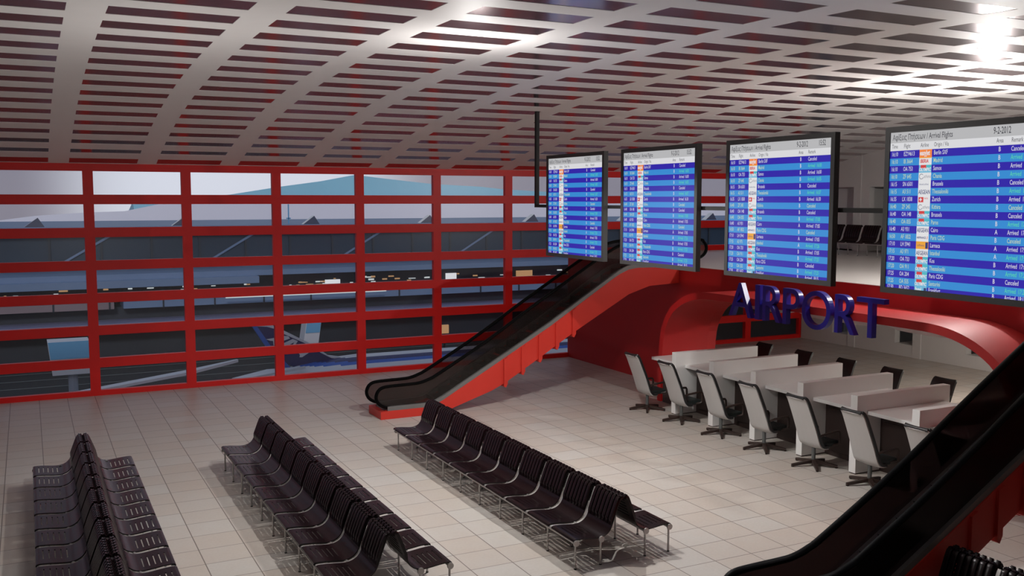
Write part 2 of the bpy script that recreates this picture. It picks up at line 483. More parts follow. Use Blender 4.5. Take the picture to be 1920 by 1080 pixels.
# ------------------------------------------------------------------ escalators
hr = [(6.46, 0.27), (6.30, 0.295), (6.16, 0.38), (6.09, 0.50), (6.09, 0.62), (6.16, 0.74), (6.30, 0.805), (6.60, 0.82), (7.0, 0.825), (7.25, 0.84), (7.5, 0.91), (7.8, 1.05),
      (9.13, 1.79), (10.71, 2.77), (12.37, 3.76), (12.8, 4.0), (13.2, 4.19), (13.6, 4.29), (14.2, 4.32), (15.9, 4.33), (16.15, 4.26), (16.25, 4.1), (16.2, 3.93), (16.05, 3.82), (15.9, 3.78)]
sk = [(6.36, 0.25), (7.35, 0.25), (7.6, 0.28), (7.85, 0.39), (9.42, 1.25), (10.99, 2.12), (12.9, 3.29), (13.2, 3.46), (13.5, 3.58), (13.8, 3.62), (15.95, 3.63)]
HR = [(v.x, v.z) for v in catmull([(a, 0, c) for a, c in hr], 4)]
def skz(x):
    for (a, za), (c, zb) in zip(sk, sk[1:]):
        if a <= x <= c: return za + (zb-za)*(x-a)/(c-a)
    return sk[0][1] if x < sk[0][0] else sk[-1][1]
under = [(6.17, 0), (7.85, 0.0), (8.16, 0.13), (9.23, 0.47), (9.65, 0.66), (10.66, 1.24), (11.65, 1.83), (13.5, 2.84), (14.2, 3.05), (15.22, 3.1)]
def undz(x):
    for (a, za), (c, zb) in zip(under, under[1:]):
        if a <= x <= c: return za + (zb-za)*(x-a)/(c-a)
    return 0
def escalator(yn, yf, label, glass):
    root = empty('escalator', (6.17, 0, 0), label=label, cat='escalator')
    def B(mb, name, par=root):
        mb.v = [(x-6.17, y, z) for x, y, z in mb.v]; return mb.build(name, par)
    E1, E0 = yn-0.095, yf+0.095
    t = MB(); poly = under + [(15.22, 3.56)] + [(x, z-0.045) for x, z in reversed(sk) if x < 15.2] + [(6.30, 0.19), (6.17, 0.19)]
    tops = [(15.22, 3.56)] + [(x, z-0.045) for x, z in reversed(sk) if x < 15.2] + [(6.17, 0.19)]
    xs = sorted(set([p[0] for p in under] + [p[0] for p in tops]))
    def topz(x):
        q = sorted(tops)
        for (a, za), (c, zb) in zip(q, q[1:]):
            if a <= x <= c: return za + (zb-za)*(x-a)/max(1e-6, c-a)
        return q[-1][1]
    for a, c in zip(xs, xs[1:]):
        if a < 7.7: t.prism_xz([(a, undz(a)), (c, undz(c)), (c, topz(c)), (a, topz(a))], E1, E0, M['esc_red'])
        else:
            for y_a, y_b, d in ((E1, E1+0.06, 0), (E0-0.06, E0, 0), (E1+0.06, E0-0.06, 0.24)):
                ta, tc = max(topz(a)-d, undz(a)+0.02), max(topz(c)-d, undz(c)+0.02)
                t.prism_xz([(a, undz(a)), (c, undz(c)), (c, tc), (a, ta)], y_a, y_b, M['esc_red'])
    bm = bmesh.new(); 
    B(t, 'truss')
    for x in (9.58, 10.10, 10.62, 11.14, 11.66):
        r = MB(); w = 0.11
        r.prism_xz([(x, undz(x)-0.07), (x+w*0.5, undz(x)-0.10), (x+w, undz(x+w)-0.06), (x+w, skz(x+w)-0.06), (x, skz(x)-0.06)], E1-0.04, E0+0.04, M['esc_red'])
        # keep only the outer strips: thin ribs proud of both sides
        B(r, 'truss_rib')
    for y, s in ((yn, -1), (yf, 1)):
        g = MB(); 
        for (a, za), (c, zb) in zip(sk, sk[1:]):
            g.prism_xz([(a, za-0.05), (c, zb-0.05), (c, zb+0.06), (a, za+0.06)], y-0.075, y+0.075, M['skirt'])
        B(g, 'skirt')
        h = MB(); h.tube([(x, y, z) for x, z in HR], 0.042, M['rubber'], 10, rz=0.058); B(h, 'handrail')
        p = MB(); hp = [(x, z) for x, z in HR]
        up = [q for q in hp if True]
        # glass sheet between handrail and skirt
        i0 = min(range(len(hp)), key=lambda i: hp[i][0]); i1 = max(range(len(hp)), key=lambda i: hp[i][0])
        top_ = hp[i0:i1+1]
        n_ = len(top_); vs = []
        def lowz(x):
            if x < 6.36:
                q = hp[:i0+1]; 
                for (a, za), (c, zb) in zip(q, q[1:]):
                    if min(a, c) <= x <= max(a, c): return za + (zb-za)*(x-a)/((c-a) or 1)
                return hp[i0][1]
            if x > 15.95:
                q = hp[i1:]
                for (a, za), (c, zb) in zip(q, q[1:]):
                    if min(a, c) <= x <= max(a, c): return za + (zb-za)*(x-a)/((c-a) or 1)
                return hp[i1][1]
            return skz(x)+0.055
        lo = [(x, lowz(x)) for x, z in top_]
        for yy in (y-0.008, y+0.008): vs += [(x, yy, z) for x, z in top_] + [(x, yy, z) for x, z in lo]
        fs = []
        for i in range(n_-1):
            fs += [(i, i+1, n_+i+1, n_+i), (2*n_+i, 2*n_+i+1, 3*n_+i+1, 3*n_+i)]
        p.add(vs, fs, glass); B(p, 'balustrade')
    st = MB(); ya, yb = yn+0.06, yf-0.06
    st.box((6.5, ya, 0.14), (7.7, yb, 0.205), M['step']); x = 7.7; z = 0.2
    rise, run = 0.185, 0.185/0.553
    while z + rise < 3.6:
        st.prism_xz([(x, z-0.12), (x+run+0.02, z-0.12+rise), (x+run+0.02, z+rise), (x, z+rise)], ya, yb, M['step'])
        for q in range(9):
            yy = ya + (yb-ya)*(q+0.5)/9
            st.box((x-0.004, yy-0.008, z+0.01), (x, yy+0.008, z+rise-0.01), M['skirt'])
        st.box((x-0.006, ya, z+rise-0.004), (x+0.03, yb, z+rise+0.002), M['skirt'])
        x += run; z += rise
    st.box((x, ya, 3.45), (15.22, yb, 3.58), M['step']); B(st, 'steps')
    cpl = MB(); cpl.box((6.3, ya, 0.19), (7.2, yb, 0.215), M['skirt']); B(cpl, 'comb_plate')
    return root
escalator(-6.36, -5.60, 'red-sided escalator with black handrails rising beside the glazed wall', M['balus'])
escalator(-20.56, -19.85, 'dark red-sided escalator with thick black handrails crossing the bottom right corner', M['balus_dark'])

# ------------------------------------------------------------------ flight screens
def txt(body, size=1.0, sx=1.0, ext=0.0, off_=0.0, align='LEFT', sp=1.0, shear=0.0):
    c = bpy.data.curves.new('t', 'FONT'); c.body = body; c.size = size; c.extrude = ext; c.offset = off_; c.align_x = align
    c.space_line = sp; c.resolution_u = 2 if size < 0.5 else 10; c.shear = shear
    o = bpy.data.objects.new('t', c); COL.objects.link(o)
    dg = bpy.context.evaluated_depsgraph_get(); dg.update()
    me = bpy.data.meshes.new_from_object(o.evaluated_get(dg))
    V = [(v.co.x*sx, v.co.y, v.co.z) for v in me.vertices]; F = [tuple(p.vertices) for p in me.polygons]
    bpy.data.objects.remove(o); bpy.data.curves.remove(c); bpy.data.meshes.remove(me)
    return V, F

M['s_dark'] = emis('screen_row_dark_blue', (0.028, 0.016, 0.37))
M['s_light'] = emis('screen_row_light_blue', (0.035, 0.25, 0.62))
M['s_grey'] = emis('screen_header_grey', (0.46, 0.46, 0.47))
M['s_white'] = emis('screen_header_white', (0.68, 0.68, 0.70))
M['t_dark'] = emis('screen_text_dark', (0.05, 0.05, 0.06))
M['t_white'] = emis('screen_text_white', (0.62, 0.62, 0.72))
M['t_yell'] = emis('screen_text_yellow', (0.50, 0.62, 0.42))
M['t_green'] = emis('screen_text_green', (0.10, 0.62, 0.38))
M['l_orange'] = emis('logo_orange', (0.85, 0.22, 0.05)); M['l_white'] = emis('logo_white', (0.72, 0.72, 0.74))
M['l_red'] = emis('logo_red', (0.60, 0.05, 0.05)); M['l_teal'] = emis('logo_teal', (0.08, 0.45, 0.52))
M['l_yel'] = emis('logo_amber', (0.80, 0.36, 0.04)); M['l_navy'] = emis('logo_navy', (0.03, 0.04, 0.16))
M['l_grey'] = emis('logo_grey', (0.25, 0.26, 0.30)); M['l_sky'] = emis('logo_light_blue', (0.15, 0.45, 0.65))

ROWS = [('16:10','EZY4613','easyJet','Berlin SXF','B','Canceled'),('16:10','IB 3664','IBERIA','Madrid','B','Arrived  16:00'),('16:10','OA 753','OLYMPIC','Samos','B','Arrived  16:00'),
('16:10','ZF 645','athens','Chania','B','Arrived  16:05'),('16:15','SN 6501','brussels','Brussels','B','Canceled'),('16:15','A3 511','AEGEAN','Thessaloniki','B','Arrived  16:07'),
('16:35','LX 1838','SWISS','Zurich','B','Arrived  16:30'),('16:40','ZF 243','athens','Kithira','B','Canceled'),('16:40','OA 148','OLYMPIC','Brussels','B','Canceled'),
('16:40','OA 055','OLYMPIC','Paros','B','Arrived  17:00'),('16:40','A3 931','AEGEAN','Cairo','A','Arrived  17:05'),('16:50','AF 1832','AIRFRANCE','Paris CDG','B','Canceled'),
('17:10','LH 5941','Lufthansa','Larnaca','A','Arrived  17:05'),('17:15','A3 971','AEGEAN','Istanbul','A','Arrived  17:26'),('17:20','OA 733','OLYMPIC','Kos','B','Arrived  17:05'),
('17:20','OA 911','OLYMPIC','Thessaloniki','B','Arrived  17:25'),('17:25','OA 204','OLYMPIC','Paris CDG','B','Canceled'),('17:25','OA 555','OLYMPIC','Santorini','B','Arrived  17:25'),('17:30','BD 3652','bmi','Frankfurt','B','Arrived  18:15')]
SW, SH = 2.50, 2.29         # display
HG, HW, RH = 0.155, 0.115, 0.1095
def on_screen(mb, V, F, u, v, mt, lay=0.003):
    """text/shape coordinates (x right, y up) placed at u metres from the left, v metres down"""
    mb.add([(-lay, -(u+x), SH/2-v+y) for x, y, z in V], F, mt)
def rect(mb, u0, v0, u1, v1, mt, lay=0.001):
    mb.add([(-lay, -u0, SH/2-v0), (-lay, -u1, SH/2-v0), (-lay, -u1, SH/2-v1), (-lay, -u0, SH/2-v1)], [(0, 1, 2, 3)], mt)

disp = MB()
rect(disp, 0, 0, SW, HG, M['s_grey'], 0); rect(disp, 0, HG, SW, HG+HW, M['s_white'], 0)
for i in range(19):
    v0 = HG+HW+RH*i; rect(disp, 0, v0, SW, min(SH, v0+RH), M['s_dark'] if i % 2 == 0 else M['s_light'], 0)
DISP = disp.mesh('display', False)
TXT = []
def part_text(nm, items):
    m = MB()
    for V, F, u, v, mt in items: on_screen(m, V, F, u, v, mt)
    TXT.append((nm, m.mesh(nm, False)))
part_text('header_title', [(*txt('Αφίξεις Πτήσεων / Arrival Flights', 0.115, 0.62, off_=0.0008), 0.04, 0.115, M['t_dark'])])
part_text('header_date', [(*txt('9-2-2012', 0.13, 0.55, off_=0.001), 0.685*SW, 0.115, M['t_dark'])])
part_text('header_clock', [(*txt('15:52', 0.13, 0.55, off_=0.001), 0.885*SW, 0.112, M['t_dark'])])
for s_, u in (('Time', 0.03), ('Flight', 0.25), ('Airline', 0.545), ('Origin / Via', 0.775), ('Area', 1.765), ('Remark', 1.985)):
    part_text('column_heading', [(*txt(s_, 0.085, 0.62), u, HG+0.078, M['t_dark'])])
for i, (tm, fl, al, og, ar, rm) in enumerate(ROWS):
    logos = MB(); fly = MB(); v = HG+HW+RH*i; dk = i % 2 == 0; base = v + 0.078 if i < 18 else v + 0.062
    mt = M['t_white'] if dk else M['t_yell']
    for s, u in ((tm, 0.03), (fl, 0.25)):
        V, F = txt(s, 0.088, 0.60, off_=0.0006); on_screen(fly, V, F, u, base, M['t_white'] if dk else M['t_yell'])
    V, F = txt(og, 0.088, 0.62, off_=0.0006); on_screen(fly, V, F, 0.775, base, mt)
    V, F = txt(ar, 0.088, 0.7, off_=0.001); on_screen(fly, V, F, 1.80, base, M['t_white'])
    V, F = txt(rm, 0.088, 0.60, off_=0.0006); on_screen(fly, V, F, 1.985, base, M['t_white'] if dk else (M['t_yell'] if rm == 'Canceled' else M['t_green']))
    u0, u1 = 0.53, 0.745; v1 = min(SH, v+RH)
    bg = {'easyJet': 'l_orange', 'Lufthansa': 'l_yel', 'bmi': 'l_sky', 'OLYMPIC': 'l_sky'}.get(al, 'l_white')
    rect(logos, u0, v, u1, v1, M[bg], 0.002)
    if al == 'OLYMPIC':
        rect(logos, u0+0.03, v, u0+0.125, v+0.048, M['l_red'], 0.003); rect(logos, u0+0.125, v, u1, v+0.048, M['l_teal'], 0.003)
        V, F = txt('OLYMPIC', 0.07, 0.70, off_=0.002, shear=0.2); on_screen(logos, V, F, u0+0.003, v+0.088, M['l_white'], 0.005)
    elif al == 'easyJet':
        V, F = txt(al, 0.10, 0.62, off_=0.003); on_screen(logos, V, F, u0+0.01, v+0.08, M['l_white'], 0.005)
    elif al == 'IBERIA':
        rect(logos, u0, v, u1, v+0.012, M['l_yel'], 0.003)
        V, F = txt(al, 0.07, 0.72, off_=0.002, shear=0.2); on_screen(logos, V, F, u0+0.018, v+0.078, M['l_red'], 0.005)
    elif al == 'AEGEAN':
        V, F = txt(al, 0.085, 0.62, off_=0.001, shear=0.1); on_screen(logos, V, F, u0+0.008, v+0.085, M['l_navy'], 0.005)
    elif al == 'SWISS':
        rect(logos, u0+0.015, v+0.02, u0+0.10, v1-0.015, M['l_red'], 0.004); V, F = txt('swiss', 0.05, 0.7); on_screen(logos, V, F, u0+0.108, v+0.05, M['l_red'], 0.005)
        V, F = txt('+', 0.09, 0.9, off_=0.004); on_screen(logos, V, F, u0+0.03, v+0.088, M['l_white'], 0.006)
    elif al == 'athens':
        pts = []; vs = []
        for k in range(15):
            a = math.radians(40+300*k/14)
            for r_ in (0.030, 0.040): vs.append((r_*math.cos(a), r_*math.sin(a), 0))
        fs = [(2*k, 2*k+1, 2*k+3, 2*k+2) for k in range(14)]
        on_screen(logos, vs, fs, u0+0.05, v+0.055, M['l_grey'], 0.004)
        V, F = txt(al, 0.068, 0.7, shear=0.2); on_screen(logos, V, F, u0+0.088, v+0.075, M['l_grey'], 0.005)
    elif al == 'brussels':
        V, F = txt('brussels airlines', 0.04, 0.62); on_screen(logos, V, F, u0+0.02, v+0.068, M['l_navy'], 0.005)
    elif al == 'AIRFRANCE':
        V, F = txt('AIRFRANCE', 0.042, 0.72, off_=0.001); on_screen(logos, V, F, u0+0.01, v+0.068, M['l_navy'], 0.005)
        V, F = txt('//', 0.05, 0.6, off_=0.002); on_screen(logos, V, F, u0+0.185, v+0.07, M['l_red'], 0.005)
    elif al == 'Lufthansa':
        V, F = txt(al, 0.05, 0.66); on_screen(logos, V, F, u0+0.02, v+0.07, M['l_navy'], 0.005)
        rect(logos, u1-0.05, v+0.01, u1-0.006, v1-0.01, M['l_navy'], 0.004)
    elif al == 'bmi':
        V, F = txt('bmi', 0.095, 0.75, off_=0.003); on_screen(logos, V, F, u0+0.02, v+0.07, M['l_white'], 0.005)
        rect(logos, u1-0.05, v+0.01, u1-0.006, v1, M['l_navy'], 0.004)
    TXT.append(('flight_row_text', fly.mesh('flight_row_text', False))); TXT.append(('airline_logo', logos.mesh('airline_logo', False)))
bz = MB(); bw = 0.085
for a, c in (((0.0, bw, SH/2), (0.09, -SW-bw, SH/2+bw)), ((0.0, bw, -SH/2-bw), (0.09, -SW-bw, -SH/2)), ((0.0, bw, -SH/2), (0.09, 0, SH/2)), ((0.0, -SW, -SH/2), (0.09, -SW-bw, SH/2))):
    bz.box((a[0]-0.02, a[1], a[2]), c, M['frame'])
bz.box((0.012, 0.0, -SH/2), (0.09, -SW, SH/2), M['frame'])
BEZ = bz.mesh('bezel')
mk = MB(); mk.box((0.09, -SW/2+0.15, -0.12), (0.12, -SW/2-0.15, 0.12), M['rod']); MNT = mk.mesh('wall_bracket')
SL = ['smallest looking arrivals screen, leftmost of the four hung in a row', 'second arrivals screen from the left, beside the top of the far escalator', 'arrivals screen above the AIR of the blue sign, grey bezel', 'large arrivals screen cut off by the right edge of the picture']
for k, yl in enumerate((-8.185, -11.54, -15.06, -18.74)):
    r = empty('flight_screen', (9.97, yl, 5.335), label=SL[k], cat='screen', group='arrivals screens hanging in a row')
    for nm, me in (('bezel', BEZ), ('display', DISP), ('bracket', MNT)):
        o = link(bpy.data.objects.new(nm, me), r)
        if nm == 'display': dpy = o
    for nm, me in TXT: link(bpy.data.objects.new(nm, me), dpy)
# hanger
r = empty('screen_hanger', (10.13, -7.27, 5.33), label='dark square rod and crossbar hanging from the ceiling behind the screens', cat='hanger rail')
b = MB(); b.box((-0.045, -0.045, -0.04), (0.045, 0.045, zc(-7.27)-5.33), M['rod']); b.build('rod', r)
b = MB(); b.box((-0.045, -0.045, -0.04), (0.045, 0.045, zc(-23)-5.33), M['rod']); o = b.build('rod', r); o.location = (0, -15.3, 0)
b = MB(); b.box((-0.04, -0.0452, -0.04), (0.04, -15.2552, 0.035), M['rod']); b.build('crossbar', r)

# ------------------------------------------------------------------ AIRPORT letters on the arch rim
sg = empty('airport_sign', (13.745, -10.66, 2.7), label='blue three-dimensional letters spelling AIRPORT on the front of the red arch', cat='sign')
for ch, ya, yb in (('A', -10.66, -11.47), ('I', -11.60, -11.76), ('R', -11.86, -12.44), ('P', -12.53, -13.06), ('O', -13.13, -13.98), ('R', -14.10, -14.66), ('T', -14.70, -15.42)):
    V, F = txt(ch, 1.0, 1.0, ext=0.065, off_=-0.002)
    x0 = min(v[0] for v in V); x1 = max(v[0] for v in V); z0 = min(v[1] for v in V); z1 = max(v[1] for v in V)
    za, zb = (2.705, 3.515) if ch != 'O' else (2.69, 3.53)
    vs = [((-0.07 - v[2]*1.0), (ya + (yb-ya)*(v[0]-x0)/(x1-x0)) + 10.66, za + (zb-za)*(v[1]-z0)/(z1-z0) - 2.7) for v in V]
    b = MB(); b.add(vs, F, M['blue']); b.build('letter', sg)

# ------------------------------------------------------------------ desks and dividers
ORD = ['first', 'second', 'third', 'fourth', 'fifth', 'sixth', 'seventh']
dz = 1.27
div_y = [-9.16 - 1.51*k for k in range(6)]        # divider centres
desk_rng = [(-7.76, -9.07)] + [(div_y[k]-0.09, div_y[k+1]+0.09) for k in range(5)] + [(div_y[5]-0.09, -18.05)]
for k, (ya, yb) in enumerate(desk_rng):
    lab = ('white-topped desk at the far end of the row, beside the red arch foot' if k == 0 else
           'white-topped desk with dark front panel, %s from the red arch foot' % ORD[k])
    if k == 6: lab = 'white-topped desk mostly hidden behind the near escalator, last of the row'
    r = empty('check_in_desk', (13.75, (ya+yb)/2, 0), label=lab, cat='desk', group='row of white check-in desks'); h = (ya-yb)/2
    b = MB(); b.box((-0.36, -h+0.001, dz-0.075), (1.85, h-0.001, dz), M['white'], 0.008); b.build('desktop', r)
    b = MB(); b.box((0.02, -h+0.002, 0.0), (1.6, h-0.002, dz-0.076), M['brown']); b.build('cabinet', r)
    b = MB(); b.box((-0.005, -h+0.10, 0.12), (0.018, h-0.10, dz-0.24), M['brown'], 0.006); b.build('front_panel', r)
for k, y in enumerate(div_y):
    b = MB(); b.box((0, -0.088, 0.02), (2.66, 0.088, 1.60), M['white'], 0.006); b.box((0.01, -0.08, 0.0), (2.65, 0.08, 0.02), M['brown'])
    b.build('desk_divider', None, (13.11, y, 0), label='tall white divider panel, %s counted from the red arch foot%s' % (ORD[k], ', cut by the escalator' if k == 5 else ''), cat='divider', group='white dividers between the desks')

# ------------------------------------------------------------------ office chairs
def chair_parts():
    parts = []
    s = MB()   # five-star base
    for k in range(5):
        a = math.radians(72*k+20); d = Vector((math.cos(a), math.sin(a), 0)); w = Vector((-d.y, d.x, 0))
        vs = []
        for t, hw, zt, zb in ((0.03, 0.04, 0.135, 0.07), (0.48, 0.027, 0.06, 0.012)):
            for sg_, z in ((1, zt), (-1, zt), (-1, zb), (1, zb)): p = d*t + w*hw*sg_; vs.append((p.x, p.y, z))
        s.add(vs, [(0, 1, 2, 3), (7, 6, 5, 4), (0, 4, 5, 1), (1, 5, 6, 2), (2, 6, 7, 3), (3, 7, 4, 0)], M['chair_arm'])
        s.box((d.x*0.46-0.02, d.y*0.46-0.02, 0), (d.x*0.46+0.02, d.y*0.46+0.02, 0.02), M['rubber'])
    parts.append(('star_base', s.mesh('star_base')))
    p = MB(); p.tube([(0, 0, 0.08), (0, 0, 0.45)], 0.042, M['chair_post'], 12); parts.append(('post', p.mesh('post')))
    c = MB(); c.box((-0.08, -0.27, 0.43), (0.44, 0.27, 0.545), M['cushion'], 0.035); parts.append(('seat', c.mesh('seat')))
    cp = catmull([(0.10, 0, 0.425), (-0.02, 0, 0.43), (-0.10, 0, 0.50), (-0.15, 0, 0.62), (-0.22, 0, 0.82), (-0.30, 0, 1.02), (-0.385, 0, 1.22), (-0.455, 0, 1.38), (-0.50, 0, 1.455), (-0.545, 0, 1.50)], 3)
    def sheet(hw, d0, d1, mt, hs=None):
        m = MB(); rows = []
        for i, q in enumerate(cp):
            t = (cp[min(i+1, len(cp)-1)] - cp[max(i-1, 0)]).normalized(); nn = Vector((t.z, 0, -t.x))   # towards the sitter
            if nn.x < 0 and i > 4: nn = -nn
            f = i/(len(cp)-1); w = hw*(1.04-0.14*f) * (1 if f < 0.94 else 1-0.08*(f-0.94)/0.06)
            row = []
            for y in (-1, -0.9, -0.45, 0, 0.45, 0.9, 1):
                bow = 0.02*(1-y*y)
                a = q + nn*(d0-bow); row.append((a.x, y*w, a.z))
            for y in (1, 0.9, 0.45, 0, -0.45, -0.9, -1):
                bow = 0.02*(1-y*y)
                a = q + nn*(d1-bow); row.append((a.x, y*w, a.z))
            rows.append(row)
        k = 14; vs = [v for r_ in rows for v in r_]; fs = []
        for i in range(len(rows)-1):
            for j in range(k): fs.append((i*k+j, i*k+(j+1) % k, (i+1)*k+(j+1) % k, (i+1)*k+j))
        fs.append(tuple(range(k))); fs.append(tuple(reversed(range((len(rows)-1)*k, len(rows)*k))))
        m.add(vs, fs, mt); return m
    parts.append(('back_shell', sheet(0.30, -0.022, 0.0, M['chair_shell']).mesh('back_shell')))
    parts.append(('backrest', sheet(0.322, 0.001, 0.055, M['chair_dark']).mesh('backrest')))
    # rolled dark top edge
    hd = MB(); q = cp[-1]; hd.tube([(q.x+0.01, -0.25, q.z-0.005), (q.x+0.01, 0.25, q.z-0.005)], 0.034, M['chair_dark'], 10); parts.append(('head_roll', hd.mesh('head_roll')))
    for s_ in (-1, 1):
        a = MB(); y = 0.315*s_
        a.tube([(-0.13, y, 0.70), (0.0, y, 0.725), (0.30, y, 0.752), (0.37, y, 0.745), (0.395, y, 0.71), (0.40, y, 0.60), (0.39, y, 0.50), (0.36, y*0.93, 0.475), (0.25, y*0.8, 0.46)], 0.027, M['chair_arm'], 8)
        parts.append(('armrest', a.mesh('armrest')))
    return parts
CP = chair_parts()
def chair(x, y, rz, label, group):
    r = empty('office_chair', (x, y, 0), rz, label=label, cat='chair', group=group)
    for nm, me in CP: link(bpy.data.objects.new(nm, me), r)
G1 = 'pale office chairs in front of the desks'; G2 = 'black office chairs behind the desks'
near = [(-8.38, 'farthest pale-backed office chair, in front of the red wall'), (-9.86, 'second pale-backed office chair from the red wall, at the second desk'),
        (-11.40, 'third pale-backed office chair from the red wall, at the third desk'), (-12.90, 'fourth pale-backed office chair from the red wall, middle of its row'),
        (-14.41, 'fifth pale-backed office chair from the red wall, swivel base on open tiles'), (-15.91, 'sixth pale-backed office chair, nearest fully visible one beside the escalator'),
        (-17.42, 'pale-backed office chair mostly hidden behind the near escalator')]
for y, l in near: chair(12.84, y, 0.0, l, G1)
farc = [(-8.58, 'farthest black office chair showing above the first white divider'), (-10.10, 'black office chair back showing above the second white divider'),
        (-11.58, 'black office chair back showing above the third white divider'), (-13.02, 'black office chair back showing above the fourth white divider'),
        (-14.47, 'nearest black office chair back showing above the fifth white divider')]
for y, l in farc: chair(16.12, y, math.pi, l, G2)

# ------------------------------------------------------------------ outside: apron, terminal, aircraft, hills
AZ = -7.6
M['apron'] = mat('dark_apron_asphalt', (0.014, 0.017, 0.020), 0.8, var=0.25, vscale=0.15)
M['apron_line'] = mat('apron_paint', (0.16, 0.19, 0.19), 0.7)
M['term'] = mat('terminal_navy_cladding', (0.014, 0.038, 0.070), 0.5, var=0.35, vscale=0.12)
M['term_dark'] = mat('terminal_dark_glass', (0.025, 0.035, 0.05), 0.4, var=0.3, vscale=0.3)
M['term_canopy'] = mat('terminal_blue_grey_canopy', (0.17, 0.26, 0.42), 0.5, var=0.12, vscale=0.2)
M['term_lav'] = mat('terminal_lavender_parapet', (0.24, 0.25, 0.40), 0.6, var=0.2, vscale=0.4)
M['term_pink'] = mat('terminal_pinkish_fascia', (0.26, 0.20, 0.22), 0.6, var=0.2, vscale=0.3)
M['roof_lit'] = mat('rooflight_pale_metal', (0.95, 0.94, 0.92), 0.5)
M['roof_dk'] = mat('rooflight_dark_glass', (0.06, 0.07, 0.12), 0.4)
M['win_lit'] = emis('warm_lit_window', (0.75, 0.42, 0.20), 0.55); M['win_wh'] = emis('cool_lit_window', (0.8, 0.85, 0.85), 0.7)
M['mount'] = mat('far_mountain_blue', (0.34, 0.70, 0.85), 0.9, var=0.06, vscale=0.02)  # distance haze is put into the blue
M['hill'] = mat('far_hill_lavender', (0.90, 0.88, 0.97), 0.9, var=0.04, vscale=0.02)  # haze put into the pale colour; the ridge veils the mountain foot
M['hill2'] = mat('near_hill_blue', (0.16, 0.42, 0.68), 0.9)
M['pl_white'] = mat('aircraft_white', (0.72, 0.73, 0.78), 0.4); M['pl_navy'] = mat('aircraft_navy', (0.014, 0.02, 0.13), 0.35)
M['pl_blue'] = mat('aircraft_blue', (0.03, 0.13, 0.55), 0.35); M['pl_belly'] = mat('aircraft_grey', (0.45, 0.50, 0.58), 0.45)
M['pl_glass'] = mat('cockpit_glass', (0.01, 0.012, 0.02), 0.2)

b = MB(); b.box((-160, 0.35, AZ-0.5), (300, 230, AZ), M['apron']); b.build('ground_apron', kind='structure')
# long terminal at y = 60
T = empty('terminal_building', (0, 60, AZ), label='long dark blue terminal building across the apron with pale saw-tooth roof lights', cat='building')
def TB(mb, name):
    mb.v = [(x, y-60, z-AZ) for x, y, z in mb.v]; return mb.build(name, T)
b = MB(); b.box((-90, 62, AZ), (150, 84, 3.02), M['term']); TB(b, 'wall')
b = MB(); b.box((-90, 59.5, 3.02), (150, 84, 3.14), M['term_canopy']); TB(b, 'roof_edge')
for k in range(-5, 11):
    x = -1.75 + 11.72*k; b = MB()
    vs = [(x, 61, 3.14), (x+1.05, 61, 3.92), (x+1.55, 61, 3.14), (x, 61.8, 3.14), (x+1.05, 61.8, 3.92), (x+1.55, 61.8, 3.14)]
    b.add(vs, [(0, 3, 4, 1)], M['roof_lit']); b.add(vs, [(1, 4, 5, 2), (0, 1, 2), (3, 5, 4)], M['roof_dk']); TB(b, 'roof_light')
b = MB()
for k in range(-20, 36):
    x = k*4.1; b.box((x, 61.85, -0.5), (x+0.18, 62.0, 3.0), M['term_dark'])
    if k % 3 == 0:
        b.add([(x, 61.8, -0.5), (x+0.35, 61.8, -0.5), (x+6.3, 61.8, 3.0), (x+5.9, 61.8, 3.0)], [(0, 1, 2, 3)], M['term_canopy'])
TB(b, 'wall_bracing')
b = MB(); b.box((-90, 55, -1.05), (150, 62, -0.60), M['term_canopy']); b.box((-90, 54, -1.62), (16, 62, -1.05), M['term_canopy']); TB(b, 'canopy')
b = MB(); b.box((-90, 58, -2.75), (150, 62, -1.0), M['term_dark']); TB(b, 'gate_glazing')
b = MB(); b.box((-90, 54.5, -3.35), (4.5, 58, -2.8), M['term_pink']); b.box((5.2, 54.5, -3.35), (150, 58, -2.8), M['term_canopy']); TB(b, 'fascia')
b = MB(); b.box((-90, 56, AZ), (150, 60, -3.35), M['term_dark']); TB(b, 'lower_wall')
b = MB()
for k in range(-20, 36): b.box((k*4.1, 54.4, -3.4), (k*4.1+0.12, 54.6, -2.78), M['term_dark'])
TB(b, 'fascia_joints')
b = MB(); b.box((-90, 53, -4.95), (150, 56.5, -4.35), M['term_lav']); TB(b, 'parapet')
b = MB()
for k in range(60):
    x = -10 + random.random()*70; z = random.choice((-2.1, -1.85, -2.35)); w = random.uniform(0.15, 0.7)
    b.box((x, 57.9, z), (x+w, 58.0, z+random.uniform(0.06, 0.16)), M['win_lit'] if random.random() < 0.55 else M['win_wh'])
for x, z in ((13.8, 0.42), (19.3, 0.5), (29.8, 0.35), (36.5, 0.35), (44.5, 0.4), (52.0, 0.4), (-4, -2.2), (5.6, -2.25)):
    b.box((x, 61.6, -0.62), (x+0.45, 61.7, -0.42), M['win_wh'])
b.box((16.0, 61.6, -0.62), (18.4, 61.7, -0.42), M['win_wh']); b.box((22.8, 57.8, -2.45), (24.2, 57.95, -1.9), M['l_white']); b.box((34.8, 57.8, -2.3), (35.9, 57.95, -1.7), M['l_white'])
b.box((42.5, 57.8, -2.5), (44.3, 57.95, -1.7), M['win_lit'])
TB(b, 'lit_window')
b = MB(); b.box((13.0, 53.0, -2.72), (27.0, 53.1, -2.62), M['win_wh']); TB(b, 'light_strip')
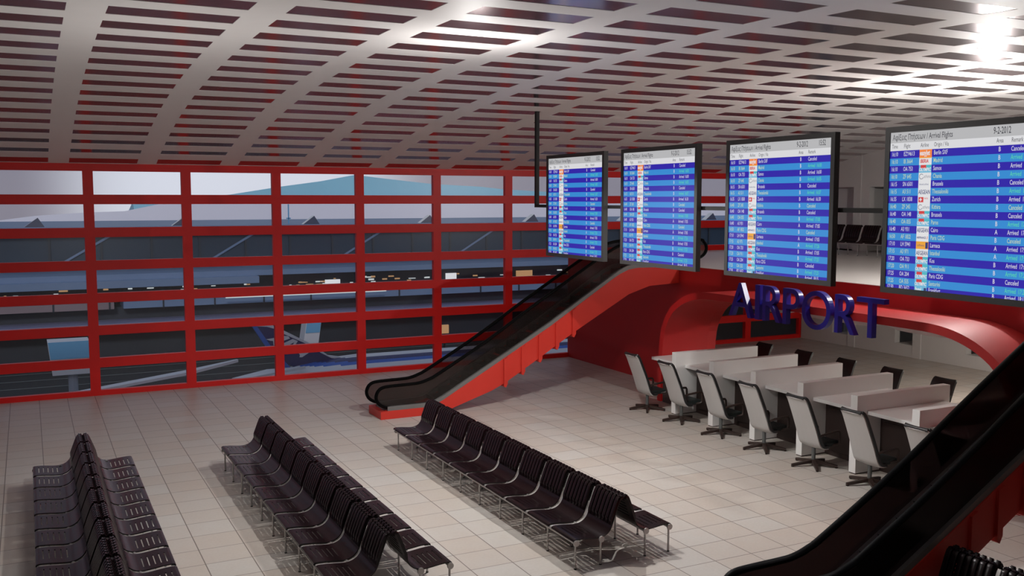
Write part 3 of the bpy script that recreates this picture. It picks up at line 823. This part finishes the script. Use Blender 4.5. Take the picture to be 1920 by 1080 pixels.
# hills and mountain
def ridge(name, y, prof, base, depth, mt, label, cat):
    m = MB(); n_ = len(prof); vs = [(x, y, z) for x, z in prof] + [(x, y-depth*0.4, base) for x, z in prof] + [(x, y+depth, base) for x, z in prof]
    fs = [(i, i+1, n_+i+1, n_+i) for i in range(n_-1)] + [(i+1, i, 2*n_+i, 2*n_+i+1) for i in range(n_-1)]
    m.add(vs, fs, mt, False); m.build(name, None, label=label, cat=cat)
P0 = []
for X, Z in ((14.786, 5.879), (19.331, 6.619), (23.065, 7.137), (26.416, 7.768), (30.404, 7.354), (34.272, 6.974), (39.464, 6.745), (42.156, 6.492)):
    s = (300+29.2)/(60+29.2); P0.append((-1.555+(X+1.555)*s, 5.5+(Z-5.5)*s))
P0 = [(P0[0][0]-30, 4.5)] + P0 + [(P0[-1][0]+50, 6.8), (P0[-1][0]+110, 4)]
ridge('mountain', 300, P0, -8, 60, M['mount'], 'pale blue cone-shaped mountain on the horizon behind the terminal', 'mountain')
def up(px_, z60):   # sight-line through the y=60 plane carried to y=200
    s = (200+29.2)/(60+29.2); return (-1.555+(px_+1.555)*s, 5.5+(z60-5.5)*s)
H0 = [up(-40, 3.6), up(-3.5, 3.75), up(-0.9, 4.1), up(3.0, 4.35), up(6.0, 4.45), up(10.5, 5.40), up(14, 5.5), up(40, 5.5), up(90, 5.4)]
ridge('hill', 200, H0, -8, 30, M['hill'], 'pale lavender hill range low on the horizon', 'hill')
H1 = [up(27.5, 3.2), up(29.2, 3.62), up(31, 3.58), up(34, 3.3), up(36, 3.0)]
H1 = [(-1.555+(x+1.555)*0.7, 5.5+(z-5.5)*0.7) for x, z in H1]
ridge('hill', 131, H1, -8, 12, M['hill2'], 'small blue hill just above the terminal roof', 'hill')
b = MB(); b.box((20.75, 63, 3.15), (20.85, 63.1, 5.0), M['hill2']); b.box((20.6, 63, 3.6), (21.0, 63.1, 3.72), M['hill2']); b.build('mast', None, label='thin radio mast on the terminal roof', cat='mast')
# black block added outside the glazing to keep the panes there dark
b = MB(); b.box((20.2, 0.8, AZ), (40, 4, 2.9), mat('pane_block_black', (0.004, 0.004, 0.005), 0.8)); b.build('pane_dark_block', None, label='black block added close outside the glazing right of the red wall', cat='building')

# airliner with navy tail, fuselage along x at y = 22
FA = empty('airliner', (11.0, 22, AZ), label='white and navy airliner with a large striped tail fin close outside the glazing', cat='airplane')
def FB(mb, name, par=FA):
    mb.v = [(x-11, y-22, z-AZ) for x, y, z in mb.v]; return mb.build(name, par)
def fuselage(x0, x1, yc, zc_, R_, tail, nose):
    m = MB(); xs = []; n_ = 96
    st = [x0 + (x1-x0)*k/160 for k in range(161)]; rings = []
    for x in st:
        t = 1.0; dzc = 0.0
        if x < x0+tail: q = (x-x0)/tail; t = 0.12+0.88*math.sin(q*math.pi/2)**0.9; dzc = (1-t)*R_*0.55
        if x > x1-nose: q = (x1-x)/nose; t = max(0.03, math.sin(q*math.pi/2)**0.6)
        rings.append([(x, yc-R_*t*math.cos(2*math.pi*k/n_), zc_+dzc+R_*t*math.sin(2*math.pi*k/n_)) for k in range(n_)])
    vs = [v for g in rings for v in g]
    for i in range(160):
        for k in range(n_):
            zz = (rings[i][k][2]+rings[i][(k+1) % n_][2])/2 - zc_
            h = zz/R_
            mt = (M['pl_navy'] if st[i] < 13.0 and h > 0.8 else M['pl_white']) if h > 0.966 else M['pl_navy'] if h > 0.89 else M['pl_blue'] if h > 0.82 else M['pl_white'] if h > 0.3 else M['pl_belly']
            a, c = i*n_+k, i*n_+(k+1) % n_
            m.f.append((a, c, c+n_, a+n_)); m.mi.append(m.m(mt)); m.sm.append(True)
    m.v = vs
    return m
FB(fuselage(9.0, 45, 22, -5.07, 2.0, 6.0, 5), 'fuselage')
def plate_xz(poly, y, th, mt):
    m = MB(); m.prism_xz(poly, y-th, y+th, mt); return m
fin = [(8.82, -1.1), (9.56, -1.18), (9.95, -1.32), (10.47, -1.64), (11.63, -2.23), (12.44, -2.79), (12.99, -3.1), (13.46, -3.2), (14.5, -3.23), (14.49, -3.6), (10.49, -3.6), (10.49, -3.21), (9.97, -2.55), (9.54, -2.16)]
def strip(pts_a, pts_b, y, th, mt):
    m = MB()
    for i in range(len(pts_a)-1): m.prism_xz([pts_a[i], pts_a[i+1], pts_b[i+1], pts_b[i]], y-th, y+th, mt)
    return m
fa = [(8.82, -1.1), (9.56, -1.18), (9.95, -1.32), (10.47, -1.64), (11.63, -2.23), (12.44, -2.79), (12.99, -3.1), (13.46, -3.2), (14.5, -3.23)]
fb = [(8.82, -1.2), (9.54, -2.16), (9.80, -2.4), (9.97, -2.55), (10.49, -3.21), (11.2, -3.6), (12.5, -3.6), (13.4, -3.6), (14.5, -3.6)]
fo = FB(strip(fa, fb, 22, 0.12, M['pl_navy']), 'tail_fin')
FB(strip([(8.82, -1.0), (9.65, -1.08), (9.95, -1.2), (10.48, -1.48), (11.77, -2.2), (12.49, -2.7), (12.85, -2.98), (13.46, -3.1), (14.5, -3.04)], [(8.82, -1.13), (9.56, -1.21), (9.95, -1.34), (10.47, -1.66), (11.63, -2.25), (12.44, -2.81), (12.99, -3.12), (13.46, -3.21), (14.5, -3.2)], 22, 0.14, M['pl_white']), 'fin_stripe', fo)
FB(strip([(8.74, -1.05), (9.41, -2.15), (10.31, -3.22), (10.6, -3.6)], [(8.98, -1.05), (9.73, -2.22), (10.55, -3.22), (10.9, -3.6)], 22, 0.135, M['pl_blue']), 'fin_trailing_stripe', fo)
l = MB()
for poly in ([(9.5, -1.87), (9.94, -1.82), (10.0, -2.28), (9.88, -2.2), (9.86, -1.98), (9.7, -1.96)], [(10.40, -1.74), (10.67, -1.78), (10.76, -1.9), (10.51, -1.98), (10.40, -2.01)], [(10.42, -2.14), (10.91, -1.94), (11.18, -2.07), (11.04, -2.26), (10.91, -2.25), (10.98, -2.12), (10.68, -2.26), (10.42, -2.28)], [(11.23, -2.75), (11.8, -2.72), (11.39, -2.96), (11.25, -2.95), (11.28, -2.84)]):
    l.prism_xz(poly, 21.83, 21.87, M['pl_white'])
FB(l, 'tail_lettering', fo)
s = MB(); s.add([(6.9, 17.5, -3.0), (9.3, 20.9, -3.3), (11.4, 21.2, -3.35), (7.7, 17.5, -3.05), (6.9, 17.5, -3.06), (9.3, 20.9, -3.45), (11.4, 21.2, -3.5), (7.7, 17.5, -3.12)], [(0, 3, 2, 1), (4, 5, 6, 7), (0, 1, 5, 4), (1, 2, 6, 5), (2, 3, 7, 6), (3, 0, 4, 7)], M['pl_white']); FB(s, 'stabilizer')
w = MB()
for x in range(0, 22): w.box((15.4+x*0.8, 20.19, -4.62), (15.66+x*0.8, 20.3, -4.32), M['pl_glass'])
FB(w, 'cabin_windows')
lg = MB(); lg.tube([(20, 22, AZ), (20, 22, -6.5)], 0.2, M['belly'] if 'belly' in M else M['pl_belly'], 8); lg.tube([(38, 22, AZ), (38, 22, -6.5)], 0.2, M['pl_belly'], 8); FB(lg, 'landing_gear')
# second airliner, left: nose cut by frame, long pale wing
SA = empty('airliner', (-4, 14, AZ), label='airliner at the lower left outside with one long pale swept wing', cat='airplane')
def SB(mb, name):
    mb.v = [(x+4, y-14, z-AZ) for x, y, z in mb.v]; return mb.build(name, SA)
m = MB()
for i in range(1): pass
rings = []; n_ = 24
for k in range(25):
    x = -16 + 14.6*k/24; q = min(1, (-1.4-x)/4.0); t = max(0.04, math.sin(max(0, q)*math.pi/2)**0.6)
    rings.append([(x, 14-1.5*t*math.cos(2*math.pi*j/n_), -4.0+1.5*t*math.sin(2*math.pi*j/n_)) for j in range(n_)])
vs = [v for g in rings for v in g]; fs = [(i*n_+j, i*n_+(j+1) % n_, (i+1)*n_+(j+1) % n_, (i+1)*n_+j) for i in range(24) for j in range(n_)]
m.add(vs, fs, M['pl_white'], True); SB(m, 'fuselage')
def wing(pts, th, mt, name):
    a = MB(); n = len(pts); vs = pts + [(x, y, z-th) for x, y, z in pts]
    a.add(vs, [tuple(range(n)), tuple(reversed(range(n, 2*n)))] + [(i, i+n, (i+1) % n+n, (i+1) % n) for i in range(n)], mt); SB(a, name)
wing([(-3.4, 14.2, -2.95), (4.6, 14.6, -2.05), (6.75, 15.0, -1.72), (6.7, 15.1, -1.71), (4.4, 14.95, -2.02), (-3.6, 14.6, -2.95)], 0.12, M['pl_white'], 'wing')
wing([(-1.9, 13.0, -3.3), (-0.4, 13.2, -3.1), (-0.2, 13.7, -3.1), (-1.8, 13.6, -3.2)], 0.5, M['pl_belly'], 'engine')
m = MB(); m.tube([(-6, 14, AZ), (-6, 14, -5.3)], 0.15, M['pl_belly'], 8); SB(m, 'landing_gear')
# jet bridges / boarding towers with blue pictures
def tower(x, y, z, wd, hh, lean, label):
    r = empty('boarding_tower', (x, y, AZ), label=label, cat='boarding bridge')
    a = MB(); a.prism_xz([(-wd/2, z-AZ), (wd/2, z-AZ), (wd/2+lean, z-AZ+hh), (-wd/2+lean, z-AZ+hh)], -0.6, 0.6, M['pl_white']); a.build('cabin', r)
    a = MB(); a.prism_xz([(-wd/2+lean*0.5+0.03, z-AZ+hh*0.48), (wd/2+lean*0.5-0.03, z-AZ+hh*0.48), (wd/2+lean-0.03, z-AZ+hh*0.98), (-wd/2+lean+0.03, z-AZ+hh*0.98)], -0.65, -0.61, M['hill2']); a.build('blue_panel', r)
    a = MB(); a.tube([(0, 0, 0), (0, 0, z-AZ+0.05)], 0.25, M['pl_belly'], 8); a.build('column', r)
tower(0.45, 30, -4.25, 2.1, 1.9, -0.2, 'white boarding bridge cabin with a blue picture panel at the left outside')
tower(14.9, 34, -4.25, 1.0, 2.0, 0.3, 'slim white and blue boarding bridge behind the airliner tail')
b = MB()
for k in range(14):
    y = 12 + k*3.0; b.box((-60, y, AZ), (120, y+0.10, AZ+0.012), M['apron_line'])
b.build('ground_markings', kind='structure')
for x, y, z, nm in ((3.4, 15.5, -3.2, 'left'), (2.95, 15.5, -3.15, 'right')):
    m = MB(); m.tube([(0, 0, 0), (0, 0, z-AZ)], 0.06, M['rod'], 6); m.box((-0.09, -0.1, z-AZ), (0.09, 0.1, z-AZ+0.16), M['win_lit'])
    m.build('apron_lamp', None, (x, y, AZ), label='warm apron lamp below the pale wing, the %s one of a close pair' % nm, cat='lamp')
m = MB(); m.tube([(0, 0, 0), (0, 0, 3.6)], 0.08, M['rod'], 6); m.box((-0.3, -0.1, 3.6), (0.3, 0.1, 4.2), M['win_lit']); m.build('apron_lamp', None, (24.7, 34, AZ), label='single orange apron lamp right of the slim boarding bridge', cat='lamp')

# ------------------------------------------------------------------ light, sky, camera
def point(name, loc, p, col=(1, 0.97, 0.94), r=0.09):
    l = bpy.data.lights.new(name, 'POINT'); l.energy = p; l.color = col; l.shadow_soft_size = r
    o = bpy.data.objects.new(name, l); o.location = loc; COL.objects.link(o); return o
l = bpy.data.lights.new('spot_hall', 'SPOT'); l.energy = 900; l.color = (1, 0.98, 0.95); l.shadow_soft_size = 0.05; l.spot_size = math.radians(165); l.spot_blend = 0.5
o = bpy.data.objects.new('spot_hall', l); o.location = (7.7, -12.8, 6.45); COL.objects.link(o)
l = bpy.data.lights.new('spot_hall_left', 'SPOT'); l.energy = 680; l.color = (1, 0.98, 0.95); l.shadow_soft_size = 0.05; l.spot_size = math.radians(165); l.spot_blend = 0.5
o = bpy.data.objects.new('spot_hall_left', l); o.location = (5.0, -14.8, 7.0); COL.objects.link(o)
point('lamp_hall', (5.0, -14.8, 7.0), 125, r=0.2)
point('lamp_upper_floor', (17.2, -14.8, 6.5), 720)
point('lamp_back_room', (20.5, -14.3, 2.9), 520, (1, 0.93, 0.86))
point('fill_hall_far_left', (0.5, -14.0, 4.8), 170, r=0.9)  # unseen soft fill added to brighten the left of the hall and its ceiling

l = bpy.data.lights.new('fill_sun_outside', 'SUN'); l.energy = 0.75; l.color = (1, 0.93, 0.92); l.angle = math.radians(6)  # unseen sun added from behind the hall to brighten the hills
o = bpy.data.objects.new('fill_sun_outside', l); o.rotation_euler = Vector((0.25, 1.0, -0.42)).to_track_quat('-Z', 'Y').to_euler(); COL.objects.link(o)
w = bpy.data.worlds.new('World'); SC.world = w; w.use_nodes = True; nt = w.node_tree; bg = nt.nodes['Background']
tc = nd(nt, 'ShaderNodeTexCoord'); sp = nd(nt, 'ShaderNodeSeparateXYZ'); nt.links.new(tc.outputs['Generated'], sp.inputs[0])
cr = nd(nt, 'ShaderNodeValToRGB'); nt.links.new(sp.outputs[2], cr.inputs[0])
e = cr.color_ramp.elements; e[0].position = 0.0; e[0].color = (0.30, 0.28, 0.34, 1); e[1].position = 0.35; e[1].color = (0.26, 0.30, 0.38, 1)
# bright spot put into the sky colour, standing in for lamp glare on the panes
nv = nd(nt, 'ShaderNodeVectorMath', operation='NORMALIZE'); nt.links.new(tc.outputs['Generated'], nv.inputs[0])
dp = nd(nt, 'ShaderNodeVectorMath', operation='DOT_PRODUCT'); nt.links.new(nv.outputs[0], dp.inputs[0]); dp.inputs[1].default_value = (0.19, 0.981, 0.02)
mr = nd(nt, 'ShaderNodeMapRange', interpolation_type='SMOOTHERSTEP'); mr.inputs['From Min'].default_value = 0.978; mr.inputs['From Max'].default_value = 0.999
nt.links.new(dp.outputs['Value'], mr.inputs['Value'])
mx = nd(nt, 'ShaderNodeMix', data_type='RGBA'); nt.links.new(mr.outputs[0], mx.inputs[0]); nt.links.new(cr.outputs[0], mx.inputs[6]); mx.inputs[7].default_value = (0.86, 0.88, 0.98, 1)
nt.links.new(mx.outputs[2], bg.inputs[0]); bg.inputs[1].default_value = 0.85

cam = bpy.data.cameras.new('Camera'); co = bpy.data.objects.new('Camera', cam); COL.objects.link(co); SC.camera = co
yaw, pit, rol = 0.4639, 0.0915, 0.0007
f = Vector((math.sin(yaw)*math.cos(pit), math.cos(yaw)*math.cos(pit), -math.sin(pit)))
r = Vector((math.cos(yaw), -math.sin(yaw), 0)); uu = r.cross(f)
r2 = r*math.cos(rol) + uu*math.sin(rol); u2 = -r*math.sin(rol) + uu*math.cos(rol)
mt = Matrix(((r2.x, u2.x, -f.x, -1.555), (r2.y, u2.y, -f.y, -29.2112), (r2.z, u2.z, -f.z, 5.5), (0, 0, 0, 1)))
co.matrix_world = mt
cam.sensor_width = 36; cam.lens = 1816.52*36/1920; cam.clip_end = 1000; cam.clip_start = 0.05

SC.view_settings.view_transform = 'Standard'; SC.view_settings.look = 'None'; SC.view_settings.gamma = 1
SC.view_settings.exposure = 0.0; SC.view_settings.use_curve_mapping = False
SC.cycles.max_bounces = 8; SC.cycles.diffuse_bounces = 4; SC.cycles.glossy_bounces = 3; SC.cycles.transparent_max_bounces = 12
SC.cycles.sample_clamp_indirect = 6
SC.cycles.use_denoising = True
